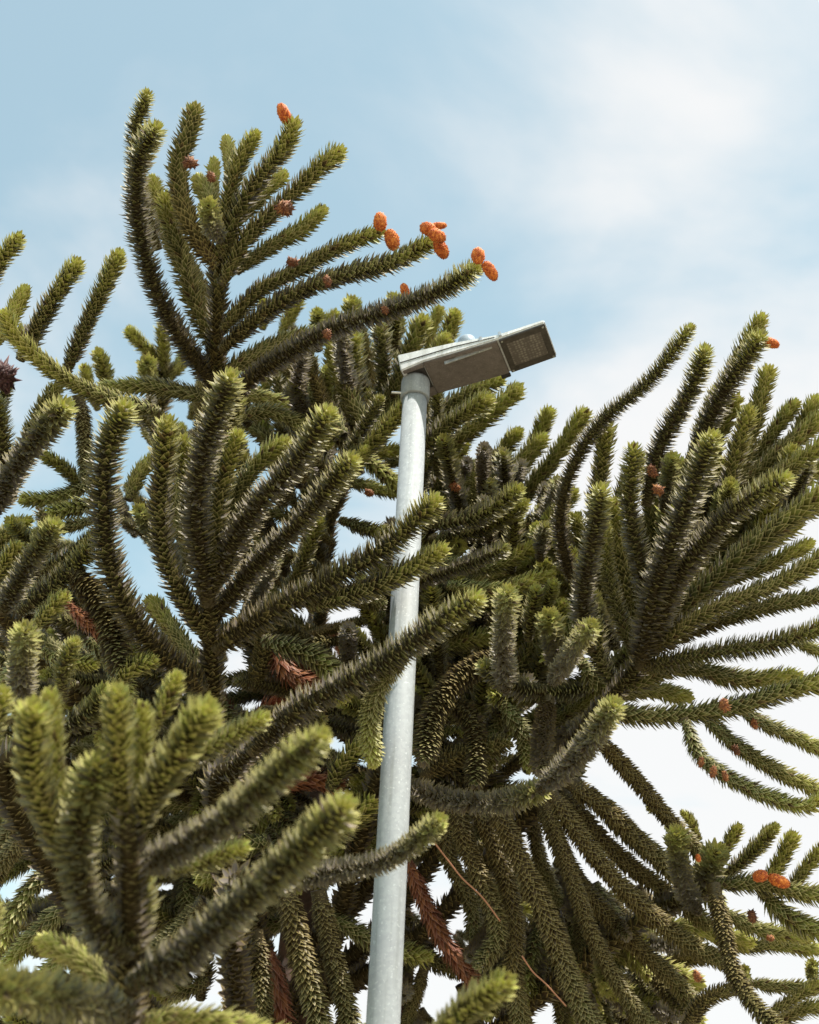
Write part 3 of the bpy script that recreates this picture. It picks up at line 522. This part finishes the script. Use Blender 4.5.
def cone_geo(c, dpx, d, ln, wd, spent):
    k = d / F_PX; v = np.array(dpx, float); v /= np.linalg.norm(v); tocam = (EYE - at(*c, d)); tocam /= np.linalg.norm(tocam)
    ax = (rt * v[0] - up * v[1]) + tocam * 0.25; ax /= np.linalg.norm(ax); ln *= k * (0.78 if spent else 1.12); rad = wd * k / 2 * (0.72 if spent else 1.06); C0 = at(*c, d)
    n = 18; u = np.linspace(-1, 1, n); path = C0 + ax * (u * ln / 2)[:, None]
    # ellipsoid with raised spiral scales
    N = int(200 if not spent else 110); kk = np.arange(N) + 0.5; uu = 1 - 2 * kk / N; phi = kk * 2.399963 + rng.uniform(0, 6)
    ref = np.cross(ax, [0.2, 0.3, 1]); ref /= np.linalg.norm(ref); r2 = np.cross(ax, ref)
    e = np.cos(phi)[:, None] * ref + np.sin(phi)[:, None] * r2; rr = np.sqrt(1 - uu ** 2) ** 0.8
    P = C0 + ax * (uu * ln / 2 * 0.92)[:, None] + e * (rr * rad * 0.86)[:, None]
    nor = e * rr[:, None] + ax * (uu * 0.7)[:, None]; nor /= np.linalg.norm(nor, axis=1)[:, None]
    if spent: nor = nor + rng.normal(0, 0.35, nor.shape); nor /= np.linalg.norm(nor, axis=1)[:, None]
    la = np.cross(ax, nor); la /= np.linalg.norm(la, axis=1)[:, None] + 1e-9; fwd = np.cross(nor, la)
    w = rad * (0.19 if not spent else 0.26); V = np.zeros((N, 5, 3)); h = rad * (0.26 if not spent else 0.8) * (1 + rng.normal(0, 0.45 if spent else 0.25, N))[:, None]
    V[:, 0] = P - la * w - fwd * w; V[:, 1] = P + la * w - fwd * w; V[:, 2] = P + la * w + fwd * w; V[:, 3] = P - la * w + fwd * w; V[:, 4] = P + nor * h + fwd * w * 0.9
    b = (np.arange(N) * 5)[:, None, None]; T3 = (np.array([[0, 1, 4], [1, 2, 4], [2, 3, 4], [3, 0, 4]])[None] + b).reshape(-1, 3)
    C = np.zeros((N, 5, 4)); C[..., 2] = rng.random(N)[:, None]; C[:, :, 0] = (np.clip(rng.normal(rng.uniform(0.1, 0.8), 0.25, N), 0, 1))[:, None]; C[:, 4, 1] = 1
    V = V.reshape(-1, 3); C = C.reshape(-1, 4); b0 = len(V)
    a = np.linspace(0, 2 * np.pi, 12, endpoint=False); us = np.linspace(-0.995, 0.995, 11); rs = np.sqrt(1 - us ** 2) ** 0.8
    tv = C0 + ax[None, None] * (us * ln / 2)[:, None, None] + (rs * rad * 0.88)[:, None, None] * (ref * np.cos(a)[:, None] + r2 * np.sin(a)[:, None])[None]
    qs = [(b0 + i * 12 + j, b0 + i * 12 + (j + 1) % 12, b0 + (i + 1) * 12 + (j + 1) % 12, b0 + (i + 1) * 12 + j) for i in range(10) for j in range(12)]
    V = np.vstack([V, tv.reshape(-1, 3)]); cc = np.zeros((132, 4)); cc[:, 0] = 0.8; cc[:, 2] = 0.3; C = np.vstack([C, cc])
    return V, np.array(qs), T3, C, C0
# old outward-standing leaves on the long exposed shoots, closely pressed ones on the drooping limbs, browned to carry the crown's shade
BRISTLY = {'upper left': (0, 1, 2, 3, 16), 'far left': (5, 6, 14, 15), 'mid left': (0, 2, 5, 6, 7), 'pole crossing': (0, 1), 'foreground': (0, 6, 7, 8), 'right': (0, 1, 2, 3, 4, 6, 9, 16, 24), 'centre knot': (0, 9, 10), 'left wall': (0, 1), 'behind pole low': (0,), 'lower pole': (0,)}
for nm_, ax_, a_0, a_1, shs_ in BOUGHS:
    for i_, s_ in enumerate(shs_):
        if i_ in BRISTLY.get(nm_, ()): shs_[i_] = s_[:4] + (s_[4].replace('o', '') + 'b',)
        elif (nm_, i_) in (('centre knot', 3), ('centre knot', 4), ('centre knot', 5), ('centre knot', 7), ('far left', 9), ('left wall', 3)): shs_[i_] = s_[:4] + ('h',)
        elif nm_ in ('drooping', 'lower middle', 'lower right') and 'o' in s_[4]: shs_[i_] = s_[:4] + ('h',)
# rank every traced shoot by its size in the picture: the largest are parts of their own
allsh = []
for bi, (_, ax, d0, d1, shs) in enumerate(BOUGHS):
    for si, s in enumerate(shs):
        p = np.array(s[0], float); ok = ((p[:, 0] > -5) & (p[:, 0] < 824) & (p[:, 1] < 1030)).mean()
        occl = 1.0 if (s[1] + s[2]) / 2 < 5.15 else 0.5
        allsh.append((np.linalg.norm(np.diff(p, axis=0), axis=1).sum() * s[3] * ok * occl * (9 if 'r' in s[4] else 1), bi, si))
allsh.sort(reverse=True); BIG = {(b, s) for _, b, s in allsh[:98]}
rest, restdead = [], []
branch_objs = []
for bi, (nm, ax, d0, d1, shs) in enumerate(BOUGHS):
    apath = path3(ax, d0, d1); org = apath[0]
    # woody inner limb runs back to the trunk and is clothed in old leaves towards its end
    hz = min(5.0, max(2.2, org[2] - 0.5)); tp = trunk_at(hz); midp = (tp * 0.5 + org * 0.5) + np.array([0, 0, -0.12])
    inner = catmull([tp, midp, org, apath[len(apath) // 2]], 8)
    hw = 15 if d0 > 3.3 else 22; geo = leaves(apath, hw * (d0 + d1) / 2 / F_PX, density=620, stem=0.022, young=0.05, age0=0.5, spread=52, tipdome=0.05)
    geo2 = leaves(inner, 0.060, density=420, stem=0.028, young=0.05, age0=0.6, spread=56)
    bo = link_mesh('branch', np_mesh('branch', [geo, geo2], M_LEAF, org), org, tree); branch_objs.append(bo)
    for si, s in enumerate(shs):
        g = shoot_geo(*s)
        dead = 'r' in s[4]
        if (bi, si) in BIG:
            o0 = at(*s[0][0], s[1]); nme = 'withered_shoot' if dead else 'shoot'
            so = link_mesh(nme, np_mesh(nme, [g], M_DEAD if dead else M_LEAF, o0), o0, bo)
            if dead: so['label'] = 'withered red-brown shoot'
        else: (restdead if dead else rest).append(g)
for bi, c, dpx, d, ln, wd, sp in CONES:
    V, Q, T3, C, C0 = cone_geo(c, dpx, d, ln, wd, sp); nme = 'spent_cone' if sp else 'pollen_cone'
    link_mesh(nme, np_mesh(nme, [(V, Q, T3, C)], (M_DARKCONE if sp == 2 else M_OLDCONE) if sp else M_CONE, C0), C0, branch_objs[bi])

# inner mass of the crown: more shoots radiating from the trunk, leaving the openings where the sky shows
POLY = [(-40,560),(0,520),(60,500),(110,500),(120,400),(215,370),(240,345),(300,318),(430,330),(450,420),(500,450),(560,470),(585,560),(640,520),(700,470),(740,430),(790,440),(830,480),(760,560),(690,620),(660,650),(600,700),(560,780),(640,880),(700,940),(690,1060),(-40,1060)]
GAPS = [(20,410,25,40),(60,455,36,30),(97,418,9,10),(183,408,13,12),(145,487,8,12),(30,525,10,6),(95,572,18,16),(137,562,13,20),(167,612,24,18),(198,598,10,16),(232,590,14,12),(243,657,14,6),(245,702,10,6),(85,718,12,10),
 (372,502,34,17),(350,548,34,18),(440,523,16,12),(400,440,16,9),(255,400,12,14),(262,482,12,9),(288,526,12,9),(322,618,30,8),(505,745,13,11),(517,787,11,9),(530,838,18,20),(560,835,9,16),
 (352,930,32,62),(345,990,30,40),(424,895,14,18),(452,912,14,14),(435,990,20,30),(462,1005,12,25),(540,1012,14,14),(610,870,16,18),(38,880,20,14),(20,960,12,12),(600,655,6,6),(580,675,12,8),(210,975,16,30),
 (640,760,50,70),(470,880,8,14),(640,560,1,1),(460,555,10,6),(622,470,14,40),(650,400,30,40),(590,440,10,30)]
def inside(x, y):
    c = False; n = len(POLY)
    for i in range(n):
        x1, y1 = POLY[i]; x2, y2 = POLY[(i + 1) % n]
        if (y1 > y) != (y2 > y) and x < (x2 - x1) * (y - y1) / (y2 - y1) + x1: c = not c
    return c
def blocked(x, y, m=5): return any(((x - a) / (rx + m * 0.6)) ** 2 + ((y - b) / (ry + m * 0.6)) ** 2 < 1 for a, b, rx, ry in GAPS)
cnt = 0; tries = 0
while cnt < 950 and tries < 40000:
    tries += 1
    x, y = random.uniform(-30, 760), random.uniform(330, 1050)
    if not inside(x, y): continue
    d = random.uniform(5.3, 8.0)
    ang = math.atan2(y - 800, x - 400) + random.uniform(-0.7, 0.7); ln = random.uniform(38, 115)
    bend = random.uniform(-0.5, 0.5); pts = [(x, y)]
    for k in range(3):
        a = ang + bend * k * 0.5; x += math.cos(a) * ln / 3; y += math.sin(a) * ln / 3 - 3; pts.append((x, y))
    pts2 = catmull(np.array(pts), 4)
    if any((not inside(*p)) or blocked(*p) for p in pts2): continue
    fl = random.choice(['', 'o', 'h', 'i', 'i'])
    if random.random() < 0.10 and abs(x - 310) < 150 and y > 620: fl = 'r'
    (restdead if fl == 'r' else rest).append(shoot_geo(pts, d, d + random.uniform(-0.5, 0.4), random.uniform(60, 74) / d, fl, 0.7)); cnt += 1
# thinner side shoots just behind the front limbs: radiating from the mid-left whorl, the knot behind the pole and the right-hand limb
for (cx, cy), (x0, x1), (y0, y1), (da, db), want in (((215, 690), (-10, 400), (470, 900), (5.0, 5.6), 75), ((480, 760), (410, 600), (470, 800), (5.2, 5.8), 45), ((640, 670), (590, 830), (430, 700), (5.1, 5.7), 42), ((540, 790), (430, 700), (800, 1040), (5.0, 5.5), 45)):
    got = 0
    for _ in range(6000):
        if got >= want: break
        x, y = random.uniform(x0, x1), random.uniform(y0, y1); ang = math.atan2(y - cy, x - cx) + random.uniform(-0.35, 0.35); ln = random.uniform(60, 120); pts = [(x, y)]
        for k in range(3):
            x += math.cos(ang) * ln / 3; y += math.sin(ang) * ln / 3 - 2.5 * k; pts.append((x, y))
        if any((not inside(*p)) or blocked(*p) for p in catmull(np.array(pts), 4)): continue
        d = random.uniform(da, db); rest.append(shoot_geo(pts, d, d - random.uniform(0.0, 0.35), random.uniform(10.5, 13.5), random.choice(['', '', 'o', 'h' if y0 > 700 else 'y']), 0.9)); got += 1
print('fill shoots', cnt)
fo = link_mesh('foliage', np_mesh('foliage', rest, M_LEAF, TREE), TREE, tree); fo['kind'] = 'stuff'
# two dry stalks hanging through the drooping branches
for pts in ([(434,842),(447,859),(462,878),(482,897),(500,921)], [(522,956),(533,972),(546,984),(566,1006)]):
    pth = path3(pts, 4.35, 4.45); bm = tube_bm(pth, [0.0026] * len(pth), 8); bm_obj('dry_stalk', bm, M_STALK, pth[0], tree, True)
if restdead:
    link_mesh('withered_foliage', np_mesh('withered_foliage', restdead, M_DEAD, TREE), TREE, tree)['kind'] = 'stuff'

# ------------------------------------------------------------------ street lamp
PD = 3.9
def on_vertical(x, y, D):
    r = fw + (x - 409.5) / F_PX * rt - (y - 512) / F_PX * up; return EYE + r * D / r[1]
pt = on_vertical(415.5, 386, PD); PX, PY, PZ = float(pt[0]), PD, float(pt[2])
lamp = tag(empty('street_lamp', (PX, PY, 0)), 'slim galvanised grey lamp post carrying a flat rectangular LED lantern', 'street lamp'); WPOS[lamp.name] = (PX, PY, 0)
PR = 0.0465
def lathe(prof, cx, cy, K=40, bm=None):
    bm = bm or bmesh.new(); rings = [[bm.verts.new((cx + r * math.cos(2 * math.pi * k / K), cy + r * math.sin(2 * math.pi * k / K), z)) for k in range(K)] for r, z in prof]
    for a, b in zip(rings, rings[1:]):
        for k in range(K): bm.faces.new((a[k], a[(k + 1) % K], b[(k + 1) % K], b[k]))
    bm.faces.new(rings[0][::-1]); bm.faces.new(rings[-1]); return bm
bm_obj('pole', lathe([(PR * 1.02, 0.02), (PR * 1.01, 1.5), (PR, 3), (PR * 0.95, PZ)], PX, PY), M_GALV, (PX, PY, 0), lamp, True)
bp = lathe([(0.12, 0.0), (0.12, 0.018), (0.06, 0.022), (0.052, 0.06)], PX, PY); bm_obj('base_plate', bp, M_GALV, (PX, PY, 0), lamp)
# lantern frame: a = along the arm, w = across (away from the viewer), n = up
AZ = R(-20); TILT = R(11.8)
a_ = Vector((math.cos(AZ) * math.cos(TILT), math.sin(AZ) * math.cos(TILT), math.sin(TILT))); w_ = Vector((-math.sin(AZ), math.cos(AZ), 0)); n_ = a_.cross(w_)
H0 = Vector((PX, PY, PZ))
def hp(a, w, n): return H0 + a_ * a + w_ * w + n_ * n
def hbox(bm, a0, a1, w0, w1, n0, n1, bev=0.0):
    v = [bm.verts.new(hp(a, w, n)) for a in (a0, a1) for w in (w0, w1) for n in (n0, n1)]
    fs = [bm.faces.new([v[i] for i in q]) for q in ((0, 1, 3, 2), (4, 6, 7, 5), (0, 4, 5, 1), (2, 3, 7, 6), (0, 2, 6, 4), (1, 5, 7, 3))]
    if bev: bmesh.ops.bevel(bm, geom=list({e for f in fs for e in f.edges}), offset=bev, segments=2, affect='EDGES')
def hprism(bm, prof, w0, w1, bev=0.0):
    A = [bm.verts.new(hp(a, w0, n)) for a, n in prof]; B = [bm.verts.new(hp(a, w1, n)) for a, n in prof]; k = len(prof)
    fs = [bm.faces.new(A), bm.faces.new(B[::-1])] + [bm.faces.new((A[i], A[(i + 1) % k], B[(i + 1) % k], B[i])) for i in range(k)]
    if bev:
        bmesh.ops.recalc_face_normals(bm, faces=fs); bmesh.ops.bevel(bm, geom=list({e for f in fs for e in f.edges}), offset=bev, segments=2, affect='EDGES')
HA0, HA1, HW0, HW1 = -0.028, 0.515, -0.078, 0.108
bm = bmesh.new(); hprism(bm, [(HA0, 0.022), (0.06, 0.030), (0.20, 0.020), (0.33, 0.012), (HA1, 0.012), (HA1, 0.028), (0.34, 0.034), (0.17, 0.072), (HA0, 0.104)], HW0, HW1, 0.004)
head = bm_obj('lamp_head', bm, M_HEADTOP, hp(0, 0, 0.04), lamp)
# lid seam, standing just proud of the housing side
bm = bmesh.new(); hprism(bm, [(HA0 + 0.004, 0.058), (0.18, 0.045), (0.33, 0.022), (0.33, 0.0235), (0.18, 0.0475), (HA0 + 0.004, 0.0605)], HW0 - 0.0025, HW0 - 0.0003); bm_obj('lid_seam', bm, M_DARK, hp(0, HW0, 0.05), head)
# underside tray with a round-cornered notch round the spigot
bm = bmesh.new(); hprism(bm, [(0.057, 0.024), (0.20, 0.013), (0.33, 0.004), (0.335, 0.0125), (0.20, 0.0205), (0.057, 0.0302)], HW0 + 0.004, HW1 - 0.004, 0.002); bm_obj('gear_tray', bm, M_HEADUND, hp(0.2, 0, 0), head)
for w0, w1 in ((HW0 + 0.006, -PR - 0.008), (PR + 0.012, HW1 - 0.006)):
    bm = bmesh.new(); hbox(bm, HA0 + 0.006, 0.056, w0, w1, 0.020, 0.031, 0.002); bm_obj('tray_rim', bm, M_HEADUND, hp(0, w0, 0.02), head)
bm = bmesh.new(); hbox(bm, HA0 + 0.008, 0.054, -PR - 0.007, PR + 0.011, 0.0235, 0.029); bm_obj('spigot_recess', bm, M_DARK, hp(0, 0, 0.02), head)  # dark slab stands in for the shade inside the sunken opening
bm = bmesh.new(); hprism(bm, [(0.341, 0.002), (HA1 - 0.003, 0.004), (HA1 - 0.003, 0.0115), (0.341, 0.0115)], HW0 + 0.003, HW1 - 0.003, 0.002)
led = bm_obj('led_panel', bm, M_LED, hp(0.4, 0, 0), head)
bm = bmesh.new(); hprism(bm, [(0.362, 0.0005), (HA1 - 0.026, 0.0022), (HA1 - 0.026, 0.0050), (0.362, 0.0050)], HW0 + 0.030, HW1 - 0.036, 0.0008)
bm_obj('lens_array', bm, M_LENS, hp(0.4, 0, 0), head)
for i, (a0, w0) in enumerate(((0.350, HW0 + 0.012), (0.350, HW1 - 0.012), (HA1 - 0.012, HW0 + 0.012), (HA1 - 0.012, HW1 - 0.012))):
    bm = bmesh.new(); bmesh.ops.create_cone(bm, cap_ends=True, segments=12, radius1=0.0042, radius2=0.0042, depth=0.004, matrix=Matrix.Translation(hp(a0, w0, 0.003)) @ n_.to_track_quat('Z', 'Y').to_matrix().to_4x4()); bm_obj('screw', bm, M_STEEL, hp(a0, w0, 0.002), head)
for a0, n0 in ((0.345, 0.018), (0.275, 0.026)):
    bm = bmesh.new(); hbox(bm, a0, a0 + 0.012, HW0 - 0.005, HW0 + 0.02, n0, n0 + 0.022, 0.002); bm_obj('latch', bm, M_STEEL, hp(a0, HW0, n0), head)
bm = bmesh.new(); hbox(bm, 0.13, 0.31, HW0 + 0.020, HW0 + 0.026, -0.001, 0.016, 0.0015); bm_obj('tray_handle', bm, M_STEEL, hp(0.2, HW0, 0), head)
bm = bmesh.new(); hbox(bm, 0.30, 0.335, HW1 - 0.004, HW1 + 0.010, -0.002, 0.012, 0.002); bm_obj('hinge', bm, M_DARK, hp(0.32, HW1, 0), head)
bm = bmesh.new(); cc = hp(0.215, 0.0, 0.0)
prof = [(0.034, 0.045), (0.034, 0.086), (0.032, 0.097), (0.025, 0.105), (0.013, 0.110), (0.003, 0.111)]; K = 28
rings = [[bm.verts.new(hp(0.225 + r * math.cos(2 * math.pi * k / K), -0.035 + r * math.sin(2 * math.pi * k / K), z)) for k in range(K)] for r, z in prof]
for p, q in zip(rings, rings[1:]):
    for k in range(K): bm.faces.new((p[k], p[(k + 1) % K], q[(k + 1) % K], q[k]))
bm.faces.new(rings[-1]); bm.faces.new(rings[0][::-1]); bm_obj('photocell', bm, M_CELL, cc, head, True)
# collar
cl = bm_obj('collar', lathe([(PR * 1.01, PZ - 0.066), (0.0515, PZ - 0.064), (0.0525, PZ - 0.06), (0.0525, PZ + 0.010), (0.050, PZ + 0.022)], PX, PY), M_GALV, (PX, PY, PZ - 0.03), lamp, False)
for f in cl.data.polygons: f.use_smooth = abs(f.normal.z) < 0.5
bm = bmesh.new(); bmesh.ops.create_cone(bm, cap_ends=True, segments=6, radius1=0.005, radius2=0.005, depth=0.04, matrix=Matrix.Translation((PX - 0.065, PY - 0.01, PZ - 0.045)) @ Matrix.Rotation(R(90), 4, 'Y')); bm_obj('bolt', bm, M_STEEL, (PX - 0.06, PY, PZ - 0.045), cl)
